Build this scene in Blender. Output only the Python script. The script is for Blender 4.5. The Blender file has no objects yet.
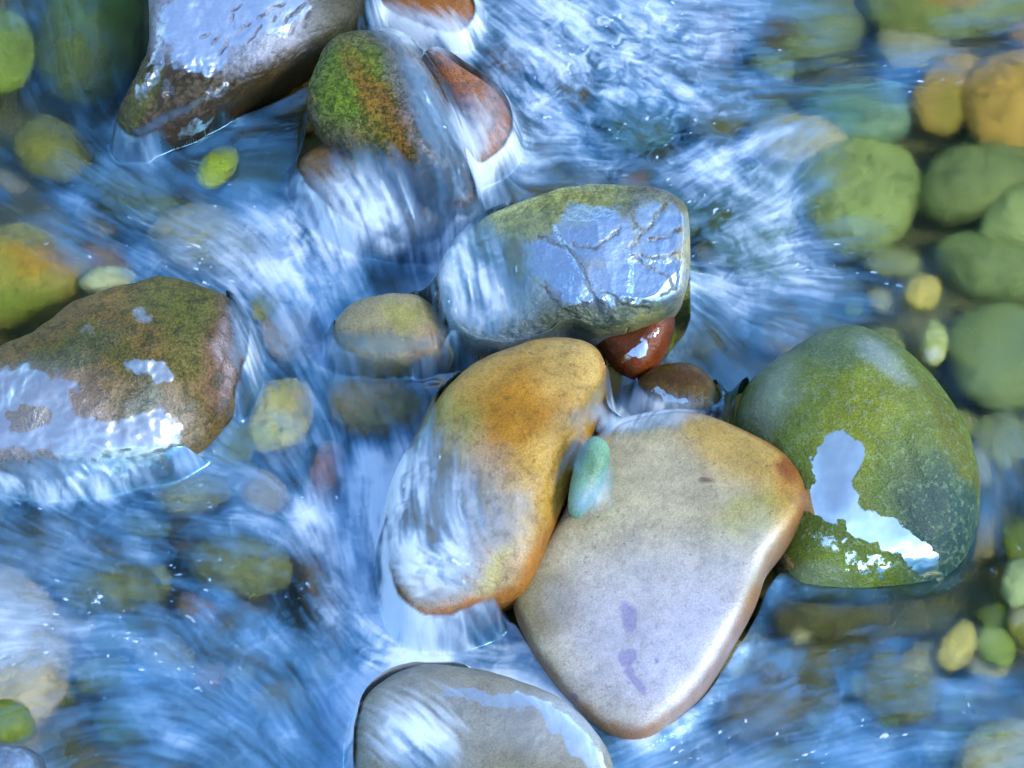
import bpy, math
import numpy as np
from mathutils import Vector
from mathutils.bvhtree import BVHTree

rng = np.random.default_rng(7)
scene = bpy.context.scene
COL = scene.collection

# ------------------------------------------------------------------ camera
PITCH = math.radians(52.0)
DIST = 3.5
FPX = 2800.0
CAM = np.array([0.0, -DIST * math.cos(PITCH), DIST * math.sin(PITCH)])
RIGHT = np.array([1.0, 0, 0])
UP = np.array([0.0, math.sin(PITCH), math.cos(PITCH)])
FWD = np.array([0.0, math.cos(PITCH), -math.sin(PITCH)])

cd = bpy.data.cameras.new("camera")
cam = bpy.data.objects.new("camera", cd)
COL.objects.link(cam)
cam.location = CAM
cam.rotation_euler = (math.pi / 2 - PITCH, 0, 0)
cd.sensor_width = 36
cd.lens = FPX * 36 / 1024
cd.clip_start = 0.05
cd.clip_end = 600
scene.camera = cam


def ray(px, py):
    px = np.asarray(px, float)[..., None]
    py = np.asarray(py, float)[..., None]
    return FWD + RIGHT * (px - 512) / FPX + UP * (384 - py) / FPX


def at(px, py, z):
    """Point of the level plane at height z that the camera sees at image pixel px, py."""
    d = ray(px, py)
    t = (z - CAM[2]) / d[..., 2]
    return CAM + d * t[..., None]


def image_px(p):
    """Image pixel coordinates of world points, projected through the camera."""
    v = p - CAM
    w = v @ FWD
    return 512 + FPX * (v @ RIGHT) / w, 384 - FPX * (v @ UP) / w


# ------------------------------------------------------------------ numpy noise
PERM = rng.permutation(256)
PERM = np.concatenate([PERM, PERM, PERM])
GRAD = rng.normal(size=(256, 3))
GRAD /= np.linalg.norm(GRAD, axis=1)[:, None]


def noise3(p):
    p = np.asarray(p, float)
    i = np.floor(p).astype(int)
    f = p - i
    u = f * f * f * (f * (f * 6 - 15) + 10)
    i = i & 255
    out = 0
    for dx in (0, 1):
        for dy in (0, 1):
            for dz in (0, 1):
                h = PERM[PERM[PERM[(i[..., 0] + dx) & 255] + ((i[..., 1] + dy) & 255)] + ((i[..., 2] + dz) & 255)]
                g = GRAD[h]
                v = g[..., 0] * (f[..., 0] - dx) + g[..., 1] * (f[..., 1] - dy) + g[..., 2] * (f[..., 2] - dz)
                w = (u[..., 0] if dx else 1 - u[..., 0]) * (u[..., 1] if dy else 1 - u[..., 1]) * (u[..., 2] if dz else 1 - u[..., 2])
                out = out + v * w
    return out * 1.6


def fbm(p, octs=4, gain=0.5):
    s, a, n = 0, 1.0, 0
    for o in range(octs):
        s = s + a * noise3(p * 2 ** o + 17.3 * o)
        n += a
        a *= gain
    return s / n


def sstep(a, b, x):
    t = np.clip((x - a) / (b - a), 0, 1)
    return t * t * (3 - 2 * t)


def lin(c):
    c = np.asarray(c, float) / 255.0
    return np.where(c <= 0.04045, c / 12.92, ((c + 0.055) / 1.055) ** 2.4)


def closed_spline(pts, n=12):
    P = np.asarray(pts, float)
    out = []
    for i in range(len(P)):
        p0, p1, p2, p3 = P[i - 1], P[i], P[(i + 1) % len(P)], P[(i + 2) % len(P)]
        for t in np.linspace(0, 1, n, endpoint=False):
            out.append(0.5 * ((2 * p1) + (-p0 + p2) * t + (2 * p0 - 5 * p1 + 4 * p2 - p3) * t * t + (-p0 + 3 * p1 - 3 * p2 + p3) * t ** 3))
    return np.array(out)


def gauss_blur(a, s):
    r = max(1, int(3 * s))
    k = np.exp(-0.5 * (np.arange(-r, r + 1) / s) ** 2)
    k /= k.sum()
    for ax in (0, 1):
        pad = [(0, 0), (0, 0)]
        pad[ax] = (r, r)
        b = np.pad(a, pad, mode='edge')
        o = np.zeros_like(a)
        for j, w in enumerate(k):
            sl = [slice(None), slice(None)]
            sl[ax] = slice(j, j + a.shape[ax])
            o += w * b[tuple(sl)]
        a = o
    return a


# ------------------------------------------------------------------ mesh + nodes helpers
def make_mesh(name, V, quads, tris=None):
    me = bpy.data.meshes.new(name)
    nq = len(quads)
    nt = 0 if tris is None else len(tris)
    me.vertices.add(len(V))
    me.vertices.foreach_set('co', np.asarray(V, np.float32).ravel())
    loops = np.asarray(quads, np.int32).ravel()
    starts = np.arange(nq, dtype=np.int32) * 4
    if nt:
        loops = np.concatenate([loops, np.asarray(tris, np.int32).ravel()])
        starts = np.concatenate([starts, nq * 4 + np.arange(nt, dtype=np.int32) * 3])
    me.loops.add(len(loops))
    me.loops.foreach_set('vertex_index', loops)
    me.polygons.add(nq + nt)
    me.polygons.foreach_set('loop_start', starts)
    me.update(calc_edges=True)
    me.validate()
    me.polygons.foreach_set('use_smooth', np.ones(len(me.polygons), bool))
    return me


def attr_f(me, name, v):
    a = me.attributes.new(name, 'FLOAT', 'POINT')
    a.data.foreach_set('value', np.asarray(v, np.float32).ravel())


def attr_c(me, name, c):
    a = me.attributes.new(name, 'FLOAT_COLOR', 'POINT')
    c4 = np.ones((len(c), 4), np.float32)
    c4[:, :3] = c
    a.data.foreach_set('color', c4.ravel())


class NT:
    def __init__(self, name):
        self.m = bpy.data.materials.new(name)
        self.m.use_nodes = True
        self.t = self.m.node_tree
        self.t.nodes.clear()

    def n(self, typ, ins=None, **props):
        nd = self.t.nodes.new(typ)
        for k, v in props.items():
            setattr(nd, k, v)
        for k, v in (ins or {}).items():
            s = nd.inputs[k]
            if isinstance(v, bpy.types.NodeSocket):
                self.t.links.new(v, s)
            else:
                s.default_value = v
        return nd

    def math(self, op, a, b=0.0, c=0.0, clamp=False):
        return self.n('ShaderNodeMath', {0: a, 1: b, 2: c}, operation=op, use_clamp=clamp).outputs[0]

    def mixc(self, f, a, b, blend='MIX'):
        nd = self.n('ShaderNodeMix', data_type='RGBA', blend_type=blend)
        for k, v in ((0, f), (6, a), (7, b)):
            if isinstance(v, bpy.types.NodeSocket):
                self.t.links.new(v, nd.inputs[k])
            else:
                nd.inputs[k].default_value = v
        return nd.outputs[2]

    def ramp(self, x, lo, hi, a=0.0, b=1.0):
        return self.n('ShaderNodeMapRange', {0: x, 1: lo, 2: hi, 3: a, 4: b}, interpolation_type='SMOOTHSTEP').outputs[0]

    def noise(self, vec, scale, detail=4.0, rough=0.55, dist=0.0):
        return self.n('ShaderNodeTexNoise', {'Vector': vec, 'Scale': scale, 'Detail': detail, 'Roughness': rough, 'Distortion': dist}).outputs[0]

    def attr(self, name, out='Fac'):
        return self.n('ShaderNodeAttribute', attribute_name=name).outputs[out]

    def out(self, s):
        o = self.n('ShaderNodeOutputMaterial')
        self.t.links.new(s, o.inputs[0])
        return self.m


STONE_MATS = {}


def stone_material(kind, mottle=(120, 130, 110), mottle_amt=0.3, mottle_scale=90.0, speck=0.35, speck_scale=520.0,
                   grain=0.25, rough=0.42, tear=0.35, tear_scale=55.0, refl_fac=0.75, moss=0.0, refl_rough=0.09, refl_edge=(.45, .58), refl_tint=(0.85, 0.93, 1, 1), refl_flat=0.92):
    """Wet stone: tint attribute + mineral grain; 'film' paints torn patches of reflected sky, 'sheen' a soft painted sky gloss."""
    if kind in STONE_MATS:
        return STONE_MATS[kind]
    k = NT("wet_stone_" + kind)
    pos = k.n('ShaderNodeTexCoord').outputs['Object']
    tint = k.attr('tint', 'Color')
    refl_a = k.attr('film')
    sheen = k.attr('sheen')
    mo = k.ramp(k.noise(pos, mottle_scale, 5, 0.6, 0.3), 0.48, 0.66)
    c = k.mixc(k.math('MULTIPLY', mo, mottle_amt), tint, (*lin(mottle) * 0.7, 1))
    sp = k.noise(pos, speck_scale, 3, 0.7)
    c = k.mixc(1.0, c, k.n('ShaderNodeCombineColor', {0: k.ramp(sp, 0.3, 0.7, 1 - speck, 1 + speck), 1: k.ramp(sp, 0.3, 0.7, 1 - speck, 1 + speck), 2: k.ramp(sp, 0.3, 0.7, 1 - speck, 1 + speck)}).outputs[0], 'MULTIPLY')
    big = k.noise(pos, mottle_scale * 0.22, 4, 0.6)
    v = k.ramp(big, 0.25, 0.75, 0.78, 1.22)
    c = k.mixc(1.0, c, k.n('ShaderNodeCombineColor', {0: v, 1: v, 2: v}).outputs[0], 'MULTIPLY')
    pit = k.ramp(k.noise(pos, speck_scale * 0.35, 2, 0.5), 0.66, 0.74)
    c = k.mixc(k.math('MULTIPLY', pit, 0.45), c, (0.05, 0.045, 0.03, 1))
    tn = k.noise(pos, tear_scale, 6, 0.62)
    f = k.math('ADD', refl_a, k.math('MULTIPLY', k.math('SUBTRACT', tn, 0.5), tear * 2))
    film = k.math('MULTIPLY', k.ramp(f, refl_edge[0], refl_edge[1]), k.ramp(refl_a, 0.02, 0.12))
    h = k.math('ADD', k.math('MULTIPLY', sp, 0.35), k.math('MULTIPLY', k.noise(pos, speck_scale * 0.3, 5, 0.65), 1.0))
    h = k.math('ADD', h, k.math('MULTIPLY', mo, 0.25 + moss))
    flat = k.math('SUBTRACT', 1.0, k.math('MULTIPLY', film, refl_flat))
    flat2 = k.math('SUBTRACT', 1.0, k.math('MULTIPLY', sheen, 0.55))
    bump = k.n('ShaderNodeBump', {'Height': h, 'Strength': k.math('MULTIPLY', k.math('MULTIPLY', flat, flat2), grain), 'Distance': 0.004})
    r = k.math('SUBTRACT', rough, k.math('MULTIPLY', sheen, rough * 0.35))
    base = k.n('ShaderNodeBsdfPrincipled', {'Base Color': c, 'Roughness': r, 'IOR': 1.45, 'Specular IOR Level': 0.3, 'Normal': bump.outputs[0]})
    fb = k.n('ShaderNodeBump', {'Height': k.noise(pos, 60, 2, 0.4), 'Strength': 0.06, 'Distance': 0.01})
    gl = k.n('ShaderNodeBsdfGlossy', {'Color': refl_tint, 'Roughness': refl_rough, 'Normal': fb.outputs[0]})
    gs = k.n('ShaderNodeBsdfGlossy', {'Color': (0.80, 0.86, 1, 1), 'Roughness': 0.55, 'Normal': bump.outputs[0]})
    s1 = k.n('ShaderNodeMixShader', {0: k.math('MULTIPLY', sheen, 0.24), 1: base.outputs[0], 2: gs.outputs[0]})
    s2 = k.n('ShaderNodeMixShader', {0: k.math('MULTIPLY', film, refl_fac), 1: s1.outputs[0], 2: gl.outputs[0]})
    STONE_MATS[kind] = k.out(s2.outputs[0])
    return STONE_MATS[kind]


# ------------------------------------------------------------------ stones
def ell(px, py, b):
    cx, cy, rx, ry, rot = b[:5]
    a = math.radians(rot)
    dx, dy = px - cx, py - cy
    u = (dx * math.cos(a) + dy * math.sin(a)) / rx
    v = (-dx * math.sin(a) + dy * math.cos(a)) / ry
    return np.sqrt(u * u + v * v)


def polyline_dist(px, py, pts):
    best = np.full(px.shape, 1e9)
    for (x0, y0), (x1, y1) in zip(pts[:-1], pts[1:]):
        dx, dy = x1 - x0, y1 - y0
        t = np.clip(((px - x0) * dx + (py - y0) * dy) / (dx * dx + dy * dy), 0, 1)
        best = np.minimum(best, np.hypot(px - x0 - t * dx, py - y0 - t * dy))
    return best


BVH_V, BVH_F, BVH_N = [], [], 0
ALB = 0.62
STONES = []


def stone(name, label, outline, z0, tilt, top, bot, color, mat, blobs=(), sky_refls=(), sheens=(), roll=0.0, p=2.6, q=2.0,
          lump=0.03, lump_scale=2.2, res=1, sculpt=None, group=None, category='stone', seed=0, soft=0.25, drape=True, joints=(), alb=ALB, rim=None):
    global BVH_N
    ol = closed_spline(outline)
    cx, cy = ol.mean(0)
    P0 = at(cx, cy, z0)
    tr, rr = math.radians(tilt), math.radians(roll)
    n = np.array([math.sin(rr), -math.sin(tr), math.cos(tr) * math.cos(rr)])
    n /= np.linalg.norm(n)
    e1 = np.cross(np.array([0, 1.0, 0]), n)
    e1 /= np.linalg.norm(e1)
    e2 = np.cross(n, e1)
    d = ray(ol[:, 0], ol[:, 1])
    t = ((P0 - CAM) @ n) / (d @ n)
    W = CAM + d * t[:, None] - P0
    uv = np.stack([W @ e1, W @ e2], 1)
    c0 = uv.mean(0)
    uv = uv - c0
    th = np.arctan2(uv[:, 1], uv[:, 0])
    rad = np.hypot(uv[:, 0], uv[:, 1])
    o = np.argsort(th)
    th, rad = th[o], rad[o]
    NT_, K = {0: (72, 22), 1: (128, 48), 2: (240, 100), 3: (420, 190)}[res]
    TH = np.linspace(-math.pi, math.pi, NT_, endpoint=False)
    R = np.interp(TH, np.concatenate([th - 2 * math.pi, th, th + 2 * math.pi]), np.concatenate([rad, rad, rad]))
    size = R.mean()
    kb = max(8, K // 3)
    rt = 1 - (1 - np.linspace(0, 1, K + 1)[1:]) ** 1.8          # centre -> rim, top
    rb = (1 - np.linspace(0, 1, kb + 1)[1:]) ** 0.6             # rim -> centre, underside
    rb = rb[:-1]
    rings, sides = [], []
    for r in rt:
        rings.append(r); sides.append(1)
    for r in rb:
        rings.append(r); sides.append(-1)
    rings = np.array(rings)[:, None]
    sides = np.array(sides)[:, None]
    U = rings * R[None] * np.cos(TH)[None]
    Vv = rings * R[None] * np.sin(TH)[None]
    prof = np.clip(1 - rings ** p, 0, 1) ** (1 / q)
    Hh = np.where(sides > 0, top * prof, -bot * np.clip(1 - rings ** 2.2, 0, 1) ** 0.5) + 0 * U
    base = P0 + c0[0] * e1 + c0[1] * e2
    X = base + U[..., None] * e1 + Vv[..., None] * e2 + Hh[..., None] * n
    X = X.reshape(-1, 3)
    ctr = np.stack([base + n * top, base - n * bot])
    X = np.concatenate([X, ctr])
    rr_all = np.concatenate([(rings + 0 * U).ravel(), [0, 0]])
    sd_all = np.concatenate([(sides + 0 * U).ravel(), [1, -1]])
    # lumps pushed along a direction from the stone's core
    core = base - n * bot * 0.3
    dirv = X - core
    ln = np.linalg.norm(dirv, axis=1)[:, None]
    dirv = dirv / ln
    q3 = (X - base) / size * lump_scale + seed * 7.77 + 3.1
    dis = fbm(q3, 4, 0.45)
    X = X + dirv * (dis * lump * size)[:, None]
    px, py = image_px(X)
    if sculpt is not None:
        X = sculpt(X, px, py, n, rr_all, sd_all, size)
        px, py = image_px(X)
    # tint and painted sky-reflection attributes
    wx = fbm(X * 22 + seed, 3) * 14
    wy = fbm(X * 22 + seed + 50, 3) * 14
    qx, qy = px + wx, py + wy
    tint = np.tile(lin(color) * alb, (len(X), 1))
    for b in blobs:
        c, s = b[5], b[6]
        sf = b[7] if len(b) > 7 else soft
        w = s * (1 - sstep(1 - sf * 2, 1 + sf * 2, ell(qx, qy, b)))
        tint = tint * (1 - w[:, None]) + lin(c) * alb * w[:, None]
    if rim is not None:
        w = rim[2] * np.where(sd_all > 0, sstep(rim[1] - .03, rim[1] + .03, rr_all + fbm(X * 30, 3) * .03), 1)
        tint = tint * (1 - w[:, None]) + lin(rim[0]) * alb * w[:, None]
    film = np.zeros(len(X))
    fx_ = px + wx * .8 + fbm(X * 55 + seed, 3) * 9
    fy_ = py + wy * .8 + fbm(X * 55 + seed + 9, 3) * 9
    for b in sky_refls:
        sm = b[2] < 8 and b[5] < 0
        w = 1 - sstep(0.55, 1.45, ell(px if sm else fx_, py if sm else fy_, b))
        if b[5] > 0:
            film = np.maximum(film, w * b[5])
        else:
            film = film * (1 - np.clip(w * -b[5] * 1.6, 0, 1))
    jd = np.full(len(X), 1e9)
    for c in joints:
        jd = np.minimum(jd, polyline_dist(px + fbm(X * 60, 4, .65) * 6, py + fbm(X * 60 + 9, 4, .65) * 6, c))
    jw = np.exp(-(jd / 1.3) ** 2) * sstep(-.35, .15, fbm(X * 90 + 2, 2))
    tint = tint * (1 - .85 * jw[:, None])
    film = film * (1 - np.exp(-(jd / 2.4) ** 2))
    sheen = np.zeros(len(X))
    for b in sheens:
        w = 1 - sstep(0.3, 1.35, ell(qx, qy, b))
        if b[5] > 0:
            sheen = np.maximum(sheen, w * b[5])
        else:
            sheen = sheen * (1 + w * b[5])
    M = len(rings)
    idx = np.arange(M * NT_).reshape(M, NT_)
    nxt = np.roll(idx, -1, axis=1)
    quads = np.stack([idx[:-1], nxt[:-1], nxt[1:], idx[1:]], -1).reshape(-1, 4)[:, ::-1]
    t0 = np.stack([np.full(NT_, M * NT_), idx[0], nxt[0]], -1)
    t1 = np.stack([np.full(NT_, M * NT_ + 1), nxt[-1], idx[-1]], -1)
    loc = X.mean(0)
    me = make_mesh(name, X - loc, quads, np.concatenate([t0, t1]))
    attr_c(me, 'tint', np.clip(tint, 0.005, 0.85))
    attr_f(me, 'film', film)
    attr_f(me, 'sheen', sheen)
    me.materials.append(mat)
    ob = bpy.data.objects.new(name, me)
    ob.location = loc
    COL.objects.link(ob)
    ob['label'] = label
    ob['category'] = category
    if group:
        ob['group'] = group
    if drape:
        st = 1
        BVH_V.append(X)
        BVH_F.append(np.concatenate([quads[:, [0, 1, 2]], quads[:, [0, 2, 3]], t0, t1]) + BVH_N)
        BVH_N += len(X)
    STONES.append(ob)
    return ob


# materials per stone family
M_tan = stone_material('tan', (130, 118, 80), 0.26, 110, 0.20, 420, 0.26, 0.42, 0.3, 60, 0.6, 0.0, 0.2, (.34, .64))
M_gold = stone_material('gold', (116, 84, 30), 0.42, 85, 0.24, 420, 0.24, 0.34)
M_green = stone_material('mossy_green', (138, 160, 120), 0.42, 125, 0.35, 420, 0.42, 0.36, 0.42, 100, 0.8, 0.3)
M_brown = stone_material('rusty_brown', (52, 62, 30), 0.6, 60, 0.5, 330, 0.6, 0.4, 0.46, 60, 0.54, 0.5, 0.22, (.34, .68))
M_grey = stone_material('cracked_grey', (70, 80, 80), 0.4, 80, 0.3, 380, 0.4, 0.42, 0.28, 80, 0.46, 0.2, 0.34, (.36, .64), (.45, .70, 1, 1))
M_slate = stone_material('dark_slate', (50, 52, 40), 0.5, 60, 0.35, 420, 0.4, 0.4, 0.22, 120, 0.7, 0.0, 0.38, (.34, .66), (.70, .84, 1, 1))
M_moss = stone_material('moss', (60, 92, 10), 0.6, 130, 0.5, 300, 0.8, 0.5, 0.3, 60, 0.6, 1.2)
M_wet = stone_material('slick', (60, 40, 20), 0.5, 60, 0.3, 500, 0.3, 0.22, 0.45, 60, 0.8)
M_bed = stone_material('submerged', (104, 108, 50), 0.4, 36, 0.14, 240, 0.3, 0.6)

# ---- emergent stones -------------------------------------------------------
# tan slab in the middle
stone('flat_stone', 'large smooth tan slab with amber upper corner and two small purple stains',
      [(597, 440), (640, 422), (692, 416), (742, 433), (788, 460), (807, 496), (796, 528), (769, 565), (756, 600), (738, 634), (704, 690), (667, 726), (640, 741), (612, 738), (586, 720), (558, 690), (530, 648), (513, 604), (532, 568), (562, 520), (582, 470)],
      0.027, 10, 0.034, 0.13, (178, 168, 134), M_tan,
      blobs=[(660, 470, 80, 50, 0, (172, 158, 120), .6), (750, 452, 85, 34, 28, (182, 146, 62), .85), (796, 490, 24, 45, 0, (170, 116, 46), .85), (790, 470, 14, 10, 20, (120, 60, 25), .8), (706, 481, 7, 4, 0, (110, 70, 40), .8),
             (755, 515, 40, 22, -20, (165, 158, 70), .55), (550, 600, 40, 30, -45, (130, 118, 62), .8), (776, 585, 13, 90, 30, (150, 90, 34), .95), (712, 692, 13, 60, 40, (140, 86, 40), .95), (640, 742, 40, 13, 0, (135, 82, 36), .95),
             (670, 640, 110, 90, 25, (176, 174, 184), .9), (640, 560, 60, 60, 0, (186, 174, 146), .4), (629, 617, 8, 14, -10, (128, 116, 158), .8, .10), (626, 658, 11, 10, 20, (128, 116, 158), .8, .10), (635, 678, 5, 18, -22, (128, 116, 158), .8, .10), (655, 660, 3, 3, 0, (96, 84, 150), .8, .1), (578, 697, 7, 6, 0, (100, 92, 150), .7, .1), (760, 585, 12, 40, 35, (120, 110, 40), .6)],  # broad lavender blob puts the sky sheen into the slab's colour
      sheens=[(660, 630, 95, 100, 20, .85), (740, 560, 60, 40, -40, .7), (600, 600, 60, 60, 0, .4), (660, 480, 90, 50, 0, .25)],
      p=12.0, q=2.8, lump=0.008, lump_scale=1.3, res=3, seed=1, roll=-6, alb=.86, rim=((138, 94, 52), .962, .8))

# golden stone with the veil
stone('river_stone', 'amber gold stone with water veiling its pale lower half, at the centre of the stream',
      [(562, 339), (594, 347), (606, 372), (601, 410), (582, 462), (563, 505), (549, 540), (526, 590), (490, 608), (440, 625), (404, 612), (391, 560), (391, 492), (418, 440), (440, 402), (472, 368), (520, 347)],
      0.070, 14, 0.06, 0.17, (182, 144, 62), M_gold,
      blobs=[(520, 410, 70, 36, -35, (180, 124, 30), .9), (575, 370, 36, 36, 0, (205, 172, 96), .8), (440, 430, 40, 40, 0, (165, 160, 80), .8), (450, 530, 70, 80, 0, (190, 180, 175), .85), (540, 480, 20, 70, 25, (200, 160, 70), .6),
             (535, 580, 14, 60, 20, (170, 110, 40), .9), (480, 608, 60, 10, -10, (180, 115, 45), .9), (497, 570, 10, 25, 20, (190, 180, 90), .6)],
      sheens=[(460, 520, 50, 70, 10, .3)], p=2.8, q=2.1, lump=0.05, lump_scale=1.5, res=3, seed=2, rim=((172, 112, 44), .95, .5), alb=.72)

# mint pebble between the two
stone('pebble', 'small oval mint green pebble wedged between the golden stone and the tan slab',
      [(592, 437), (606, 442), (610, 458), (604, 484), (590, 508), (576, 518), (568, 508), (571, 480), (579, 452)],
      0.11, 25, 0.024, 0.05, (128, 178, 146), M_tan, blobs=[(588, 460, 10, 12, 0, (90, 130, 95), .6), (584, 505, 16, 14, 0, (150, 195, 185), .8)],
      sheens=[(585, 500, 16, 20, 0, .5)], res=1, seed=3, category='pebble')


# cracked grey block
CRACKS = [[(540, 236), (557, 244), (573, 254), (584, 270), (589, 287), (597, 299), (604, 304)], [(620, 226), (617, 232), (608, 241), (595, 248), (573, 244)],
          [(666, 204), (652, 224), (639, 237), (630, 246)], [(630, 254), (652, 259), (677, 254)], [(639, 262), (666, 276), (675, 289), (663, 296)], [(604, 292), (622, 303), (650, 309)],
          [(630, 214), (634, 226), (642, 230)], [(650, 240), (668, 236), (680, 228)], [(545, 282), (553, 300), (568, 312), (580, 318)]]


def sculpt_block(X, px, py, n, r, s, size):
    jx = px + fbm(X * 60, 4, .65) * 6
    jy = py + fbm(X * 60 + 9, 4, .65) * 6
    up = (s > 0)
    c0 = X[r < .02].mean(0)
    h = (X - c0) @ n
    h = h - h.max()
    gx, gy = (jx - 600) * .00125, (jy - 262) * .00125
    cap = np.full(len(X), 1.0)
    for a_, b_, c_ in ((-.004, -.10, .05), (-.006, .20, -.02), (.036, 0, -.95), (.026, .12, .62), (.064, -.75, 0)):
        cap = np.minimum(cap, a_ + b_ * gx + c_ * gy)
    X = X + n * (np.where(up, np.minimum(0, np.maximum(cap, -.045) - h) * (1 - sstep(.90, 1.0, r)), 0))[:, None]
    d = np.zeros(len(X))
    # stepped facets between the joints
    d += 0.006 * sstep(0, 6, (jx - 590) * 0.8 - (jy - 285) * 0.45 + 4) * sstep(530, 560, jx)
    d -= 0.006 * sstep(0, 5, (jy - 256)) * sstep(628, 634, jx) * (1 - sstep(675, 682, jx))
    d += 0.008 * np.exp(-(((jx - 577) / 16) ** 2 + ((jy - 286) / 20) ** 2))
    rid = 1 - np.abs(fbm(X * 34 + 4, 5, 0.55)) * 2
    d += (rid - 0.6) * 0.0008 * sstep(500, 560, px)
    d += np.abs(noise3(X * 60)) * 0.003 * sstep(290, 320, py)
    for c in CRACKS:
        dd = polyline_dist(jx, jy, c)
        d -= 0.0010 * np.exp(-(dd / 1.6) ** 2)
    # underside of the front: undercut and rough
    fr = sstep(300, 330, jy) * sstep(540, 570, jx)
    d -= 0.008 * fr * np.abs(noise3(X * 70))
    return X + n * (d * up)[:, None]


stone('cracked_block', 'angular cracked blue grey block with olive top edge, sitting above the golden stone',
      [(440, 292), (447, 258), (478, 226), (528, 203), (588, 192), (650, 194), (680, 204), (690, 230), (689, 280), (680, 306), (652, 322), (600, 334), (568, 328), (540, 342), (498, 350), (456, 334)],
      0.085, 18, 0.05, 0.16, (112, 132, 150), M_grey,
      blobs=[(545, 212, 90, 22, -14, (158, 164, 84), .95), (500, 225, 50, 30, -25, (150, 165, 120), .8), (480, 290, 60, 50, 0, (150, 182, 185), .8), (686, 250, 10, 60, 5, (190, 186, 140), .9), (670, 202, 30, 10, 15, (120, 120, 80), .8),
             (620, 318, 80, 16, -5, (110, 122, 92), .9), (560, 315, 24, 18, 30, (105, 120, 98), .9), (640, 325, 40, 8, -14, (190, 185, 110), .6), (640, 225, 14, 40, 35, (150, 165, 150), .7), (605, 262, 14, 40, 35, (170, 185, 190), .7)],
      sky_refls=[(595, 230, 38, 28, 0, .9), (640, 278, 48, 30, 0, .95), (660, 232, 28, 30, 0, .85), (555, 262, 34, 26, 30, .85), (577, 288, 16, 20, 0, .9), (612, 282, 28, 22, 0, .85), (655, 262, 26, 16, 0, .8)],
      sheens=[(600, 260, 90, 50, 0, .7), ],
      p=7.0, q=2.2, lump=0.04, lump_scale=2.2, res=3, sculpt=sculpt_block, seed=4, joints=CRACKS)

stone('wet_stone', 'glossy red brown stone tucked in the shadow under the grey block',
      [(596, 336), (630, 322), (664, 306), (675, 318), (670, 345), (652, 374), (634, 384), (616, 372), (602, 352)],
      0.02, 30, 0.03, 0.08, (104, 54, 20), M_wet, blobs=[(655, 345, 14, 28, 25, (150, 70, 20), .7)], sky_refls=[(638, 350, 14, 9, -40, .62), (652, 334, 9, 5, -40, .55)], res=2, seed=5)
stone('wet_stone', 'small glossy olive brown stone right of the red one, behind the tan slab',
      [(634, 388), (650, 371), (672, 364), (697, 367), (716, 386), (725, 412), (708, 424), (672, 424), (646, 412)],
      0.015, 20, 0.03, 0.08, (112, 88, 34), M_wet, blobs=[(680, 372, 40, 10, 0, (80, 50, 20), .7), (712, 404, 14, 18, 0, (110, 100, 40), .7)], sky_refls=[(668, 396, 24, 8, 15, .60)], res=2, seed=6)


# green boulder
def sculpt_boulder(X, px, py, n, r, s, size):
    d = -0.003 * np.exp(-((px - (905 + (py - 450) * 0.45)) / 10) ** 2) * sstep(380, 430, py) * (s > 0)
    return X + n * d[:, None]


stone('boulder', 'rounded mossy green boulder with a painted blue sky reflection, standing right of the tan slab',
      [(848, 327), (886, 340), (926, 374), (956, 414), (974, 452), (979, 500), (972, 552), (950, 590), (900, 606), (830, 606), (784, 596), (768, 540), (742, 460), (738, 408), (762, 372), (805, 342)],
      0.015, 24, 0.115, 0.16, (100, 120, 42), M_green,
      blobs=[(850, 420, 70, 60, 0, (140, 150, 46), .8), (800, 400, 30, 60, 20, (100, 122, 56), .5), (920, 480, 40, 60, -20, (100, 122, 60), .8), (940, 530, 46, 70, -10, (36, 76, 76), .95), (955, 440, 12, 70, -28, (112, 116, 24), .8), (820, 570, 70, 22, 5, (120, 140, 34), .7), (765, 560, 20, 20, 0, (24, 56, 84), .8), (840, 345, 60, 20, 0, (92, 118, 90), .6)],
      sky_refls=[(836, 466, 26, 34, 15, 1.0), (832, 500, 34, 20, 0, .95), (870, 520, 46, 20, 48, 1.0), (915, 552, 36, 14, 45, .95), (826, 500, 16, 20, 0, .8), (880, 535, 24, 16, 40, .9), (905, 470, 50, 34, -35, -.9), (925, 500, 40, 26, 50, -.8), (838, 545, 34, 14, 20, .46), (870, 565, 34, 10, 8, .5), (775, 560, 22, 14, 0, .5)],
      sheens=[(885, 362, 40, 14, 38, .8), (770, 400, 26, 50, 25, .5), (800, 580, 60, 20, 0, .5)],
      p=2.2, q=1.9, lump=0.05, lump_scale=1.3, res=3, sculpt=sculpt_boulder, seed=7, category='boulder')

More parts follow.
